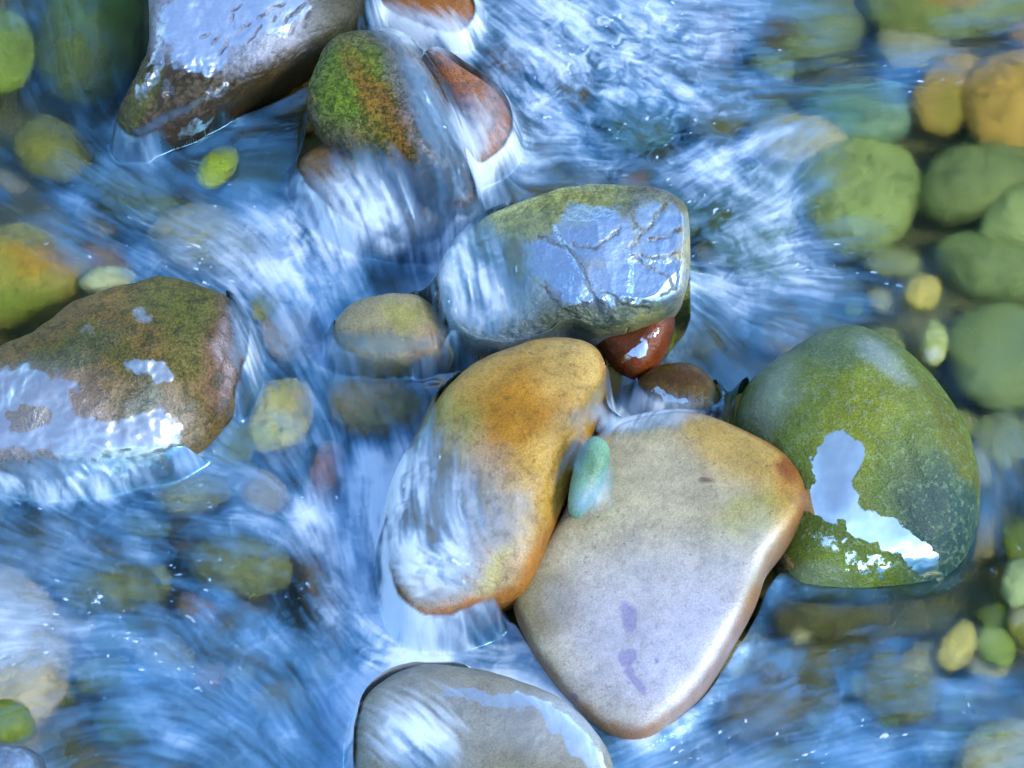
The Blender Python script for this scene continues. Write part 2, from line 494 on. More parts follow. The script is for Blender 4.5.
# left rusty stone
stone('boulder', 'rough rusty brown boulder with painted pale blue sky reflections, at the left below the rapids',
      [(-60, 420), (-20, 366), (30, 336), (88, 300), (150, 282), (202, 285), (236, 304), (249, 344), (242, 388), (216, 436), (186, 468), (130, 492), (60, 506), (-10, 500), (-60, 470)],
      0.020, 17, 0.07, 0.14, (122, 100, 46), M_brown,
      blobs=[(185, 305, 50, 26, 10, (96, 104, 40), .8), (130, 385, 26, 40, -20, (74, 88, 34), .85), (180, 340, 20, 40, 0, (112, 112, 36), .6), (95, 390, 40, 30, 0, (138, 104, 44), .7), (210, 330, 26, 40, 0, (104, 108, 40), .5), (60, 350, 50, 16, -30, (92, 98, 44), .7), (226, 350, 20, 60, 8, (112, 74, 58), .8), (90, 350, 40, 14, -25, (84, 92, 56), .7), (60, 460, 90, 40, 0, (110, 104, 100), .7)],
      sky_refls=[(30, 410, 70, 40, 10, 1.0), (150, 372, 28, 14, 25, .82), (80, 436, 60, 22, 5, .95), (148, 432, 34, 30, 20, .9), (120, 460, 40, 14, 0, .8), (145, 314, 14, 10, 0, .5), (90, 330, 20, 10, -30, .45), (28, 420, 18, 12, 0, -.8), (100, 405, 30, 14, 10, -.8), (130, 395, 22, 20, 0, -.8)],
      sheens=[(40, 420, 90, 60, 0, .7), (150, 430, 50, 50, 0, .5), (232, 350, 16, 60, 0, .6)],
      p=2.4, q=1.9, lump=0.07, lump_scale=2.4, res=3, seed=8, category='boulder')

# cream pebble left of the block
stone('river_stone', 'cream and olive rounded stone half sunk in blue water left of the grey block',
      [(333, 332), (350, 307), (388, 296), (424, 300), (445, 324), (454, 352), (432, 368), (386, 370), (344, 362)],
      0.03, 18, 0.04, 0.07, (178, 168, 128), M_tan, blobs=[(400, 315, 24, 16, 0, (172, 168, 90), .8), (360, 345, 30, 16, 0, (150, 146, 112), .6), (430, 350, 20, 20, 20, (150, 110, 70), .6)],
      sheens=[(400, 350, 50, 14, 0, .5)], res=2, seed=9)


# dark slate top left
SCR = [(232, 18), (237, 8), (216, 40), (222, 50), (205, 36), (246, 26), (252, 38), (240, 30), (262, 16), (270, 10), (276, 18), (286, 20), (294, 14), (300, 8), (306, 22), (226, 44), (280, 6), (312, 12), (258, 30), (292, 28)]


def sculpt_slate(X, px, py, n, r, s, size):
    nz = fbm(X * 40, 4)
    d = nz * 0.0016 + (nz * .005 + np.abs(noise3(X * 75)) * 0.005) * sstep(50, 90, py + np.abs(px - 220) * .3)
    return X + n * (d * (s > 0))[:, None]


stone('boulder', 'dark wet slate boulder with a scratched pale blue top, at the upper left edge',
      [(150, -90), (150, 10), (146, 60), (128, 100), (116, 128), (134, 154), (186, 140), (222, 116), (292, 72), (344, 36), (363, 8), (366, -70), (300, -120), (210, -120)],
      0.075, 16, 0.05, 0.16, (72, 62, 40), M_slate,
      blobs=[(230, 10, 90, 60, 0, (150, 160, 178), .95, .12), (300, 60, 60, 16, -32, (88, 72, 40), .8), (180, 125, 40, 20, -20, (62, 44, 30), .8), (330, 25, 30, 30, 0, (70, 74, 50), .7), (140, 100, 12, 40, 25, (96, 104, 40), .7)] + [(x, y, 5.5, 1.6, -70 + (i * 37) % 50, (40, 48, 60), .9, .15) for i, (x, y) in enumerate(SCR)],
      sky_refls=[(220, 12, 62, 34, -12, 1.0), (200, 50, 30, 24, 0, .95), (270, 8, 44, 26, -20, .95), (152, 70, 8, 44, 22, .5), (218, 92, 18, 9, -30, .42), (196, 128, 26, 5, -25, .5), (166, 88, 16, 9, 60, .42)] + [(x, y, 6.5, 2.0, -70 + (i * 37) % 50, -1.0) for i, (x, y) in enumerate(SCR)],
      sheens=[(230, 20, 90, 50, 0, .6)], p=4.5, q=2.0, lump=0.05, lump_scale=2.0, res=3, sculpt=sculpt_slate, seed=10, category='boulder')

# mossy stone right of slate
stone('mossy_stone', 'steep mossy stone with green, rust and purple grey sides, right of the slate boulder',
      [(318, 62), (336, 38), (368, 32), (404, 42), (432, 78), (452, 122), (468, 176), (477, 210), (466, 226), (430, 204), (394, 178), (352, 158), (318, 132), (306, 96)],
      0.085, 16, 0.055, 0.14, (124, 106, 88), M_moss,
      blobs=[(350, 80, 40, 45, 20, (112, 140, 18), .95), (385, 120, 16, 75, -28, (150, 104, 24), .9), (400, 70, 14, 30, -30, (96, 108, 30), .8), (425, 110, 20, 80, -26, (132, 122, 124), .85), (455, 195, 20, 34, -20, (104, 76, 72), .8), (372, 140, 20, 30, 0, (130, 124, 30), .7)],
      sheens=[(430, 120, 22, 90, -25, .7), ], p=2.6, q=1.8, lump=0.05, lump_scale=2, res=3, seed=11)
stone('river_stone', 'brown stone under thin white rushing water, just below the mossy stone',
      [(300, 160), (330, 146), (366, 156), (408, 184), (448, 214), (464, 232), (450, 256), (414, 264), (364, 250), (322, 218), (300, 186)],
      0.02, 16, 0.045, 0.10, (134, 104, 62), M_gold, blobs=[(360, 190, 40, 20, 30, (140, 124, 60), .7), (430, 250, 30, 24, 0, (70, 50, 36), .8), (330, 220, 30, 30, 0, (150, 130, 130), .6)],
      sheens=[(400, 196, 60, 14, 35, .7)], res=2, seed=12)

# orange stones behind
stone('river_stone', 'rusty orange stone under white foam behind the mossy stone',
      [(428, 52), (462, 70), (496, 94), (514, 126), (510, 160), (490, 184), (468, 188), (448, 160), (430, 110)],
      0.03, 20, 0.045, 0.09, (172, 104, 50), M_brown, blobs=[(462, 150, 16, 34, 0, (160, 130, 128), .8), (490, 120, 22, 30, 0, (186, 112, 40), .7)], res=2, seed=13)
stone('river_stone', 'orange brown stone awash at the top edge, between the slate boulder and the foam',
      [(362, 8), (384, -24), (430, -26), (470, 0), (480, 30), (462, 56), (424, 48), (388, 30)],
      0.02, 12, 0.04, 0.09, (156, 100, 50), M_gold, blobs=[(410, 10, 40, 14, 0, (176, 108, 36), .8), (440, 40, 30, 12, 20, (150, 130, 120), .7)], res=2, seed=14)

# bottom stone
stone('flat_stone', 'rounded grey stone ringed with painted pale blue sky reflection, half under foam at bottom edge',
      [(356, 738), (368, 698), (408, 671), (468, 671), (538, 690), (584, 720), (612, 764), (616, 820), (540, 860), (430, 850), (364, 800)],
      0.02, 10, 0.055, 0.12, (150, 152, 140), M_tan,
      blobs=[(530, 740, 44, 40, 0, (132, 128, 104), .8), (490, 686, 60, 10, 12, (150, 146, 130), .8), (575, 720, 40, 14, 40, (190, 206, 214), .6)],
      sky_refls=[(470, 697, 40, 9, 6, .6), (510, 702, 50, 10, 14, .7), (552, 718, 34, 10, 30, .7), (580, 745, 12, 34, -34, .7), (600, 775, 9, 30, -20, .6)], sheens=[(540, 720, 70, 40, 0, .8), (430, 720, 60, 50, 0, .5)], p=3.4, q=2.0, lump=0.03, res=3, seed=15)
stone('river_stone', 'dark speckled blue grey stone cut off by the bottom left corner',
      [(-60, 770), (-30, 752), (10, 747), (36, 754), (46, 772), (40, 830), (-10, 850), (-60, 830)],
      0.03, 10, 0.05, 0.1, (70, 84, 96), M_grey, sky_refls=[(8, 762, 40, 14, 0, .5)], sheens=[(0, 765, 50, 20, 0, .6)], res=2, seed=16)

# ---- submerged stones ------------------------------------------------------
SUB = [
    ('large smooth amber cobble, the brightest orange one under clear water at the upper right', [(958, 118), (975, 80), (1020, 66), (1075, 80), (1085, 140), (1040, 172), (985, 164)], -.085, (196, 138, 46), []),
    ('amber orange cobble with a green tinge, left neighbour of the brightest orange cobble', [(914, 98), (940, 72), (976, 78), (972, 120), (950, 150), (922, 146), (908, 122)], -.10, (182, 132, 46), [(950, 130, 20, 30, 0, (110, 110, 30), .6)]),
    ('teal green cobble under clear water beside the amber cobbles', [(800, 118), (830, 104), (880, 102), (906, 120), (902, 152), (862, 162), (815, 150)], -.10, (98, 132, 108), [(830, 125, 30, 18, 0, (84, 130, 124), .6)]),
    ('yellow ochre cobble under splashing water, left of the teal cobble', [(748, 146), (780, 130), (824, 138), (846, 156), (822, 174), (776, 176), (752, 166)], -.085, (222, 172, 36), []),
    ('large pale olive green cobble under clear water, below the teal cobble', [(792, 190), (826, 158), (878, 156), (912, 180), (912, 230), (884, 264), (836, 270), (802, 240)], -.095, (126, 142, 72), [(850, 180, 40, 24, 0, (146, 154, 92), .6)]),
    ('dark olive cobble with a black gap beneath it, at the right under the amber cobbles', [(918, 196), (948, 166), (1010, 162), (1050, 178), (1040, 206), (990, 230), (940, 236), (914, 220)], -.095, (100, 112, 56), []),
    ('light green cobble touching the right edge, below the dark olive cobble', [(976, 240), (996, 210), (1030, 190), (1070, 200), (1070, 250), (1020, 262), (984, 256)], -.085, (134, 150, 84), []),
    ('mid green cobble at the right edge, above the pale pebbles', [(930, 268), (975, 252), (1040, 262), (1060, 300), (1010, 320), (956, 312)], -.12, (104, 122, 66), []),
    ('dim olive cobble under foam, just right of the grey block', [(696, 210), (730, 184), (780, 190), (796, 232), (770, 280), (722, 290), (696, 256)], -.11, (92, 108, 30), []),
    ('small round butter yellow pebble under water above the green boulder', [(902, 298), (914, 286), (932, 288), (940, 302), (932, 318), (914, 320), (902, 310)], -.07, (222, 176, 80), []),
    ('pale lime pebble under water at the shoulder of the green boulder', [(918, 352), (926, 332), (940, 336), (946, 354), (938, 374), (924, 374)], -.07, (186, 190, 110), [(932, 368, 12, 9, 0, (225, 215, 190), .8)]),
    ('broad olive grey cobble under water right of the green boulder', [(944, 350), (974, 322), (1020, 326), (1050, 370), (1030, 416), (984, 424), (952, 396)], -.10, (110, 128, 72), []),
    ('pale mint stone under water at the right edge, level with the foot of the boulder', [(998, 594), (1006, 572), (1030, 570), (1044, 594), (1030, 616), (1010, 616)], -.06, (168, 184, 128), []),
    ('straw yellow pebble at the lower right, left one of a touching pair', [(932, 664), (944, 640), (962, 626), (974, 640), (970, 664), (950, 678)], -.055, (204, 180, 88), []),
    ('leaf green pebble at the lower right, right one of a touching pair', [(972, 646), (986, 630), (1004, 640), (1014, 660), (1000, 676), (980, 668)], -.06, (120, 140, 44), [(988, 644, 12, 10, 0, (160, 168, 110), .7)]),
    ('olive yellow cobble cut by the right edge below the mint stone', [(1002, 632), (1016, 606), (1040, 600), (1060, 630), (1040, 656), (1012, 650)], -.07, (132, 126, 40), [(1015, 618, 12, 10, 0, (180, 172, 150), .7)]),
    ('cream cobble under streaked water in the bottom right corner', [(952, 762), (968, 738), (1000, 724), (1040, 740), (1050, 780), (1000, 800), (958, 790)], -.05, (186, 172, 126), [(990, 736, 26, 10, 0, (150, 158, 84), .7)]),
    ('dark olive brown cobble in the shade below the green boulder', [(752, 612), (790, 596), (850, 596), (892, 610), (884, 640), (830, 652), (776, 648)], -.10, (74, 68, 26), []),
    ('broad olive cobble under streaked water near the lower right pebbles', [(850, 690), (880, 660), (930, 680), (944, 716), (910, 740), (866, 726)], -.10, (108, 106, 52), []),
    ('murky brown cobble under streaks right of the slab foot', [(700, 720), (740, 690), (800, 696), (820, 730), (780, 760), (722, 752)], -.10, (98, 84, 52), []),
    ('olive cobble with amber end in the ripples of the upper right corner', [(860, 22), (900, -6), (980, -10), (1030, 10), (1010, 44), (940, 56), (884, 50)], -.10, (116, 124, 44), [(955, 4, 34, 14, 0, (160, 118, 28), .8)]),
    ('grey green cobble under the upper rapids right of the foam', [(740, 50), (770, 16), (830, 14), (862, 44), (840, 76), (780, 84)], -.11, (92, 104, 62), [(770, 40, 20, 20, 0, (100, 76, 56), .7)]),
    ('blue green cobble sunk in the foam pool above the grey block', [(590, 120), (620, 100), (662, 108), (680, 138), (650, 168), (606, 160)], -.09, (46, 92, 110), []),
    ('dark olive cobble at the left end of the calm pool', [(678, 110), (706, 96), (744, 104), (752, 140), (720, 162), (686, 146)], -.10, (88, 84, 40), []),
    ('large dark green algae cobble in the upper left, left of the slate boulder', [(36, 60), (48, 10), (90, -20), (142, -14), (148, 50), (132, 96), (96, 116), (56, 106)], -.03, (58, 74, 26), [(95, 10, 40, 20, 0, (92, 116, 30), .6), (110, 80, 30, 30, 0, (50, 60, 24), .6)]),
    ('bright moss green cobble cut by the upper left edge', [(-50, 60), (-20, 26), (20, 24), (36, 56), (26, 92), (-10, 104), (-48, 90)], -.05, (100, 124, 28), []),
    ('olive cobble under the blue rapids at the left edge', [(14, 150), (40, 126), (80, 140), (96, 170), (70, 192), (28, 182)], -.06, (92, 92, 34), [(40, 155, 18, 14, 0, (140, 136, 50), .6)]),
    ('dark mossy cobble under streaks, above the ochre cobbles at left', [(80, 190), (120, 178), (170, 200), (196, 232), (160, 244), (108, 226)], -.07, (60, 72, 26), []),
    ('lime yellow mossy pebble in the blue chute under the slate boulder', [(196, 182), (206, 160), (226, 150), (240, 160), (230, 182), (210, 194)], -.012, (150, 170, 20), []),
    ('ochre and olive cobble under clear water at the left edge', [(-40, 280), (-20, 244), (30, 236), (84, 262), (92, 292), (50, 318), (0, 338), (-36, 320)], -.04, (150, 134, 40), [(40, 262, 40, 16, 10, (176, 128, 30), .8), (20, 310, 40, 20, 0, (104, 120, 36), .8)]),
    ('pale cream pebble behind the rusty boulder', [(80, 290), (92, 276), (116, 272), (136, 280), (128, 294), (100, 300)], -.03, (206, 208, 160), []),
    ('sandy cobble under the smooth chute above the rusty boulder', [(148, 240), (190, 216), (236, 222), (272, 250), (262, 282), (216, 284), (170, 270)], -.03, (176, 164, 136), []),
    ('olive pebble under blue water right of the rusty boulder', [(244, 300), (256, 286), (278, 292), (284, 312), (270, 328), (250, 322)], -.025, (132, 126, 50), []),
    ('pinkish cobble under blue water between the rusty boulder and the cream stone', [(252, 344), (276, 312), (308, 316), (326, 340), (314, 362), (276, 366)], -.03, (176, 156, 160), []),
    ('square pale yellow cobble under water below the cream stone', [(250, 402), (262, 388), (296, 386), (313, 396), (311, 430), (298, 450), (262, 458), (244, 442)], -.02, (214, 190, 120), [(300, 405, 18, 20, 0, (216, 168, 110), .7), (260, 440, 24, 16, 0, (176, 180, 84), .7)]),
    ('long dark purple brown stone drowned at the lip of the lower left rapids', [(282, 510), (306, 516), (322, 548), (342, 590), (350, 640), (334, 660), (312, 634), (296, 590), (278, 550)], -.008, (92, 70, 68), [(296, 525, 14, 14, 0, (110, 106, 40), .6)]),
    ('small salmon red pebble under falling water left of the golden stone', [(318, 456), (330, 446), (346, 458), (346, 484), (334, 508), (316, 512), (308, 488)], -.02, (196, 112, 86), []),
    ('olive grey cobble in the ripples below the rusty boulder', [(150, 498), (176, 478), (216, 474), (236, 490), (222, 510), (176, 520)], -.025, (140, 136, 84), []),
    ('tan pebble beside the olive grey cobble below the rusty boulder', [(236, 486), (256, 472), (280, 484), (290, 506), (272, 520), (246, 510)], -.02, (178, 146, 112), []),
    ('mossy green stone under ripples left of the square yellow cobble', [(200, 436), (220, 420), (246, 430), (254, 458), (232, 472), (206, 462)], -.03, (92, 102, 36), []),
    ('striped grey brown cobble under the water sheet below the cream stone', [(330, 392), (362, 372), (406, 376), (428, 406), (408, 436), (362, 446), (332, 424)], -.02, (140, 126, 104), []),
    ('dim olive cobble under rapids in the lower left', [(190, 560), (230, 540), (284, 548), (300, 580), (262, 604), (208, 596)], -.05, (104, 106, 60), []),
    ('dark cobble under the blue current in the lower left', [(60, 590), (100, 566), (150, 576), (164, 606), (120, 624), (72, 616)], -.05, (84, 92, 66), []),
    ('broad pinkish tan stone just under the water at the left edge, lower left', [(-70, 640), (-40, 588), (10, 574), (50, 600), (72, 650), (64, 706), (30, 740), (-30, 740)], -.015, (200, 172, 142), []),
    ('bright olive green pebble near the bottom left corner', [(-20, 720), (4, 704), (28, 712), (36, 734), (14, 750), (-14, 746)], -.012, (116, 132, 20), []),
]
for i, (lab, ol, z, colr, bl) in enumerate(SUB):
    ext = max(np.ptp([p[0] for p in ol]), np.ptp([p[1] for p in ol])) * .00125
    colr = tuple(.74 * np.array(colr) + .26 * np.array((160, 158, 116)))
    top_ = min(.045, ext * .28)
    z = min(z, -.012 - top_)
    stone('cobble' if ext > .06 else 'pebble', lab, ol, z + .035 * float(at(np.mean([p[0] for p in ol]), np.mean([p[1] for p in ol]), 0.0)[1]), 4, min(.045, ext * .28), min(.07, ext * .4), colr, M_bed, blobs=bl, lump=.085, res=1, seed=20 + i, alb=1.6,
          category='cobble' if ext > .06 else 'pebble')

# small filler cobbles lying between the named ones
fill_spots = []
for k in range(4000):
    x, y = rng.uniform(-140, 1164), rng.uniform(-110, 860)
    r = rng.uniform(15, 38)
    if all((x - a) ** 2 + (y - b) ** 2 > (0.68 * (r + c)) ** 2 for a, b, c in fill_spots):
        fill_spots.append((x, y, r))
pal = [(116, 126, 46), (142, 124, 60), (138, 140, 84), (98, 108, 40), (130, 116, 74), (150, 112, 48), (150, 142, 100), (96, 114, 60)]
for i, (x, y, r) in enumerate(fill_spots[:280]):
    a = np.arange(8) * math.pi / 4 + rng.uniform(0, 1)
    el = rng.uniform(.65, 1)
    rot = rng.uniform(0, 3.14)
    rr = r * rng.uniform(.85, 1.1, 8)
    ux, uy = rr * np.cos(a), rr * np.sin(a) * el
    ol = np.stack([x + ux * math.cos(rot) - uy * math.sin(rot), y + (ux * math.sin(rot) + uy * math.cos(rot)) * .8], 1)
    stone('gravel_cobble', 'small dull cobble packed among others on the stream bed, blurred by the moving water', ol, rng.uniform(-.118, -.090), 4, r * .0005, r * .0006,
          pal[i % 8], M_bed, lump=.14, res=0, seed=100 + i, alb=1.5, category='cobble', group='small dull cobbles packed on the stream bed', drape=False)


# ------------------------------------------------------------------ stream bed / ground
def axis(lo, hi, step, far, g=1.18):
    a = list(np.arange(lo, hi + step * .5, step))
    s = step
    while a[-1] < far:
        s *= g
        a.append(a[-1] + s)
    s = step
    while a[0] > -far:
        s *= g
        a.insert(0, a[0] - s)
    return np.array(a)


def grid_mesh(name, xs, ys, Z):
    X, Y = np.meshgrid(xs, ys)
    V = np.stack([X, Y, Z], -1).reshape(-1, 3)
    idx = np.arange(len(xs) * len(ys)).reshape(len(ys), len(xs))
    q = np.stack([idx[:-1, :-1], idx[:-1, 1:], idx[1:, 1:], idx[1:, :-1]], -1).reshape(-1, 4)
    return make_mesh(name, V, q)


bx = axis(-1.2, 1.2, .02, 200, 1.25)
by = axis(-1.2, 1.4, .02, 200, 1.25)
BX, BY = np.meshgrid(bx, by)
bz = -.140 + fbm(np.stack([BX * 4, BY * 4, 0 * BX], -1), 4) * .03
me = grid_mesh('stream_bed', bx, by, bz)
k = NT('gravel_bed')
pos = k.n('ShaderNodeTexCoord').outputs['Object']
vo = k.n('ShaderNodeTexVoronoi', {'Vector': pos, 'Scale': 26.0, 'Randomness': 1.0})
c = k.n('ShaderNodeValToRGB', {0: k.n('ShaderNodeSeparateColor', {0: vo.outputs['Color']}).outputs[0]})
cr = c.color_ramp
cr.elements[0].color = (0.10, 0.11, 0.03, 1)
cr.elements[1].color = (0.34, 0.29, 0.12, 1)
e = cr.elements.new(.5); e.color = (0.20, 0.21, 0.06, 1)
nz = k.noise(pos, 200, 3)
cc = k.mixc(k.ramp(nz, .3, .7, 0, .5), c.outputs[0], (0.05, 0.045, 0.025, 1))
bp = k.n('ShaderNodeBump', {'Height': vo.outputs['Distance'], 'Strength': .6, 'Distance': .02}, invert=True)
me.materials.append(k.out(k.n('ShaderNodeBsdfPrincipled', {'Base Color': cc, 'Roughness': .7, 'Normal': bp.outputs[0]}).outputs[0]))
ob = bpy.data.objects.new('stream_bed', me)
COL.objects.link(ob)
ob['kind'] = 'structure'

# ------------------------------------------------------------------ water
STEP = .0014
wx_ = axis(-.80, .80, STEP, 7, 1.12)
wy_ = axis(-.74, .88, STEP, 7, 1.12)
GX, GY = np.meshgrid(wx_, wy_)
nY, nX = GX.shape
LX = np.concatenate([[-8, -4, -2, -1.2], np.arange(-.9, .9, .004), [1.2, 2, 4, 8]])
LY = np.concatenate([[-8, -4, -2, -1.2], np.arange(-.85, 1.0, .004), [1.2, 2, 4, 8]])
LGX, LGY = np.meshgrid(LX, LY)
_ix = np.interp(wx_, LX, np.arange(len(LX)))
_iy = np.interp(wy_, LY, np.arange(len(LY)))


def spread(a):
    i = np.clip(_ix.astype(int), 0, len(LX) - 2); u = (_ix - i)[None]
    j = np.clip(_iy.astype(int), 0, len(LY) - 2); v = (_iy - j)[:, None]
    r = a[:, i] * (1 - u) + a[:, i + 1] * u
    return r[j] * (1 - v) + r[j + 1] * v


def lowf(fx, fy, z, octs, gain):
    return spread(fbm(np.stack([LGX * fx, LGY * fy, 0 * LGX + z], -1), octs, gain))

# flow directions set by eye at image pixels (image y runs downstream)
FLOW = [(0, 60, .3, .9), (60, 60, .5, .8), (110, 60, .1, 1), (0, 190, .85, .5), (60, 250, .9, .4), (120, 140, .7, .7), (150, 200, .9, .45), (200, 250, .9, .45), (250, 160, .9, -.2), (300, 140, .9, -.1), (300, 200, .75, .6),
        (300, 250, .5, .85), (330, 290, .35, .93), (270, 310, .7, .7), (320, 340, .3, .95), (250, 360, .6, .6), (380, 200, .75, .65), (420, 230, .6, .8), (380, 260, .4, .9), (410, 90, .55, .83), (440, 150, .45, .9), (430, 40, .9, .45), (490, 60, .65, .75),
        (500, 20, .8, .55), (520, 110, .4, .9), (560, 60, .7, .7), (560, 150, .8, -.3), (620, 40, .8, .4), (620, 120, .5, .8), (700, 30, 1, .05), (660, 90, 1, .2), (680, 160, .8, -.5), (620, 180, .9, .1), (740, 70, 1, .1), (760, 110, 1, -.15),
        (850, 80, 1, -.12), (950, 70, 1, -.08), (850, 40, 1, .1), (950, 30, 1, -.1), (1000, 50, 1, -.2), (720, 210, .75, -.6), (760, 190, .7, -.7), (730, 250, .9, -.3), (760, 270, 1, 0), (800, 180, .7, -.7), (810, 245, .95, -.15), (760, 310, .9, .25), (840, 300, .95, .1), (700, 320, .7, .6),
        (720, 360, .4, .8), (900, 200, .9, .2), (950, 300, .8, .4), (1000, 450, .3, .9), (1000, 540, -.2, .9), (950, 610, .6, .5), (860, 600, 1, .05), (780, 620, .9, -.1),
        (480, 250, -.2, .95), (460, 290, .1, 1), (500, 290, .35, .93), (530, 320, .4, .9), (470, 340, .1, 1), (360, 400, .45, .88), (400, 420, .55, .8), (340, 450, .25, .95), (310, 500, .2, .97), (350, 560, .08, 1), (380, 520, 0, 1), (430, 500, -.15, .98), (430, 580, 0, 1),
        (500, 440, -.2, .97), (560, 440, -.36, .93), (540, 500, -.2, .97), (590, 400, -.3, .95), (580, 540, -.5, .8), (630, 400, -.3, .9), (620, 450, -.6, .7), (240, 420, .5, .8), (200, 470, .9, .3), (250, 480, .9, .4), (40, 500, .8, .5), (100, 520, .9, .4), (150, 560, .9, .3), (60, 570, .95, .2),
        (200, 520, .95, -.35), (250, 545, .95, .1), (290, 600, .6, .8), (240, 600, .8, .55), (200, 640, .8, .6), (270, 660, .75, .65), (60, 620, 1, -.12), (100, 680, 1, -.15), (30, 740, .9, -.35), (150, 720, .97, .1), (230, 720, .8, .5), (300, 720, .7, .7),
        (330, 660, .5, .8), (350, 640, .3, .9), (380, 640, .8, -.2), (430, 650, .95, -.1), (480, 650, 1, 0), (540, 670, .9, .4), (430, 730, .6, .5), (640, 755, .95, -.3), (700, 720, .8, -.5), (750, 650, .9, -.32), (760, 700, .93, -.3), (850, 640, .9, -.35), (900, 690, .97, -.12), (860, 740, 1, -.1), (960, 700, .9, .1), (980, 750, .9, -.3)]
FLOW = np.array(FLOW, float)
fp = at(FLOW[:, 0], FLOW[:, 1], 0.0)[:, :2]
fd = np.stack([FLOW[:, 2], -FLOW[:, 3] / math.sin(PITCH)], 1)
fd /= np.linalg.norm(fd, axis=1)[:, None]
# coarse velocity lattice
VS = .008
vx = np.arange(-1.0, 1.0, VS)
vy = np.arange(-.95, 1.1, VS)
VX, VY = np.meshgrid(vx, vy)
num = np.zeros(VX.shape + (2,))
den = np.zeros(VX.shape) + 1e-6
for pnt, dr in zip(fp, fd):
    d2 = (VX - pnt[0]) ** 2 + (VY - pnt[1]) ** 2
    w = np.exp(-d2 / (2 * .05 ** 2)) + 1e-3 / (1 + d2 * 200)
    num += w[..., None] * dr
    den += w
vel = num / den[..., None]
vel /= np.linalg.norm(vel, axis=2)[..., None] + 1e-6
# eddies: stronger in the plunge pool above the block and at the foot of the slab
psi = fbm(np.stack([VX * 9, VY * 9, 0 * VX + 3], -1), 3, .6)
curl = np.stack([np.gradient(psi, VS, axis=0), -np.gradient(psi, VS, axis=1)], -1)
curl /= np.abs(curl).mean() + 1e-6
cxp, cyp = image_px(np.stack([VX, VY, 0 * VX], -1))
turb = .22 + .45 * np.exp(-(((cxp - 745) / 80) ** 2 + ((cyp - 235) / 80) ** 2)) + .3 * np.exp(-(((cxp - 180) / 160) ** 2 + ((cyp - 640) / 110) ** 2)) + .75 * np.exp(-(((cxp - 620) / 110) ** 2 + ((cyp - 90) / 90) ** 2)) + .35 * np.exp(-(((cxp - 420) / 130) ** 2 + ((cyp - 625) / 55) ** 2)) + .3 * np.exp(-(((cxp - 800) / 150) ** 2 + ((cyp - 690) / 70) ** 2)) + .3 * np.exp(-(((cxp - 150) / 130) ** 2 + ((cyp - 510) / 60) ** 2))
vel = vel + curl * turb[..., None] * .22
vel /= np.maximum(np.linalg.norm(vel, axis=2)[..., None], .35)
vel *= (1 - .6 * np.clip(turb, 0, 1))[..., None]


def tex(n, s):
    a = rng.normal(size=(n, n))
    f = np.fft.fft2(a)
    k_ = np.fft.fftfreq(n)
    g = np.exp(-2 * (math.pi * s) ** 2 * (k_[:, None] ** 2 + k_[None] ** 2))
    a = np.real(np.fft.ifft2(f * g))
    return ((a - a.mean()) / a.std()).astype(np.float32)


def pink(n, beta, hi):
    f = np.fft.fft2(rng.normal(size=(n, n)))
    k_ = np.fft.fftfreq(n)
    kk = np.hypot(k_[:, None], k_[None])
    a = np.real(np.fft.ifft2(f * (np.maximum(kk, 4 / n) ** -beta) * np.exp(-(kk / hi) ** 2)))
    return ((a - a.mean()) / a.std()).astype(np.float32)


TN = 1024
NTEX = [(tex(TN, .9), .0016), (tex(TN, 1.2), .0011), (pink(TN, .85, .40), .0017), (pink(TN, 1.3, .2), .0030)]    # texel size in metres
LSTEP, LN = .0028, [3, 9, 18, 12]
acc = [np.zeros(GX.size, np.float32) for _ in NTEX]
gx0 = GX.ravel().astype(np.float32)
gy0 = GY.ravel().astype(np.float32)
for sgn in (1, -1):
    x, y = gx0.copy(), gy0.copy()
    for s_ in range(max(LN)):
        for j, (T, ts) in enumerate(NTEX):
            if s_ < LN[j] and not (sgn < 0 and s_ == 0):
                ii = np.mod((x / ts).astype(np.int32), TN)
                jj = np.mod((y / ts).astype(np.int32), TN)
                acc[j] += T[jj, ii] * (1 - s_ / LN[j])
        ci = np.clip(((x + 1.0) / VS).astype(np.int32), 0, len(vx) - 1)
        cj = np.clip(((y + .95) / VS).astype(np.int32), 0, len(vy) - 1)
        v = vel[cj, ci]
        x = x + sgn * LSTEP * v[:, 0].astype(np.float32)
        y = y + sgn * LSTEP * v[:, 1].astype(np.float32)
L = []
for j in range(4):
    a = acc[j].reshape(nY, nX)
    if j > 1:
        a = gauss_blur(a, .5 if j == 2 else 1.2)
    a = (a - a.mean()) / a.std()
    L.append(a)
FL = L.pop(0)

# level of the open stream: falls gently downstream with slow swells
low = lowf(3.2, 3.2, 8, 3, .5)
base = GY * .035 * np.clip(1 - np.abs(GY) / 6, 0, 1) + low * .008
# stone heights under the sheet
bv = np.concatenate(BVH_V)
bf = np.concatenate(BVH_F)
tree = BVHTree.FromPolygons(bv.tolist(), bf.tolist())
HS = .005
hx = np.arange(-.82, .82, HS)
hy = np.arange(-.78, .92, HS)
hs = np.full((len(hy), len(hx)), -.2)
dn = Vector((0, 0, -1))
for j, yy in enumerate(hy):
    for i, xx in enumerate(hx):
        r = tree.ray_cast(Vector((xx, yy, .6)), dn)
        if r[0] is not None:
            hs[j, i] = r[0].z


def samp(a, x0, y0, s, X, Y):
    fx = np.clip((X - x0) / s, 0, a.shape[1] - 1.001)
    fy = np.clip((Y - y0) / s, 0, a.shape[0] - 1.001)
    i = fx.astype(int); j = fy.astype(int)
    u = fx - i; v = fy - j
    return (a[j, i] * (1 - u) + a[j, i + 1] * u) * (1 - v) + (a[j + 1, i] * (1 - u) + a[j + 1, i + 1] * u) * v


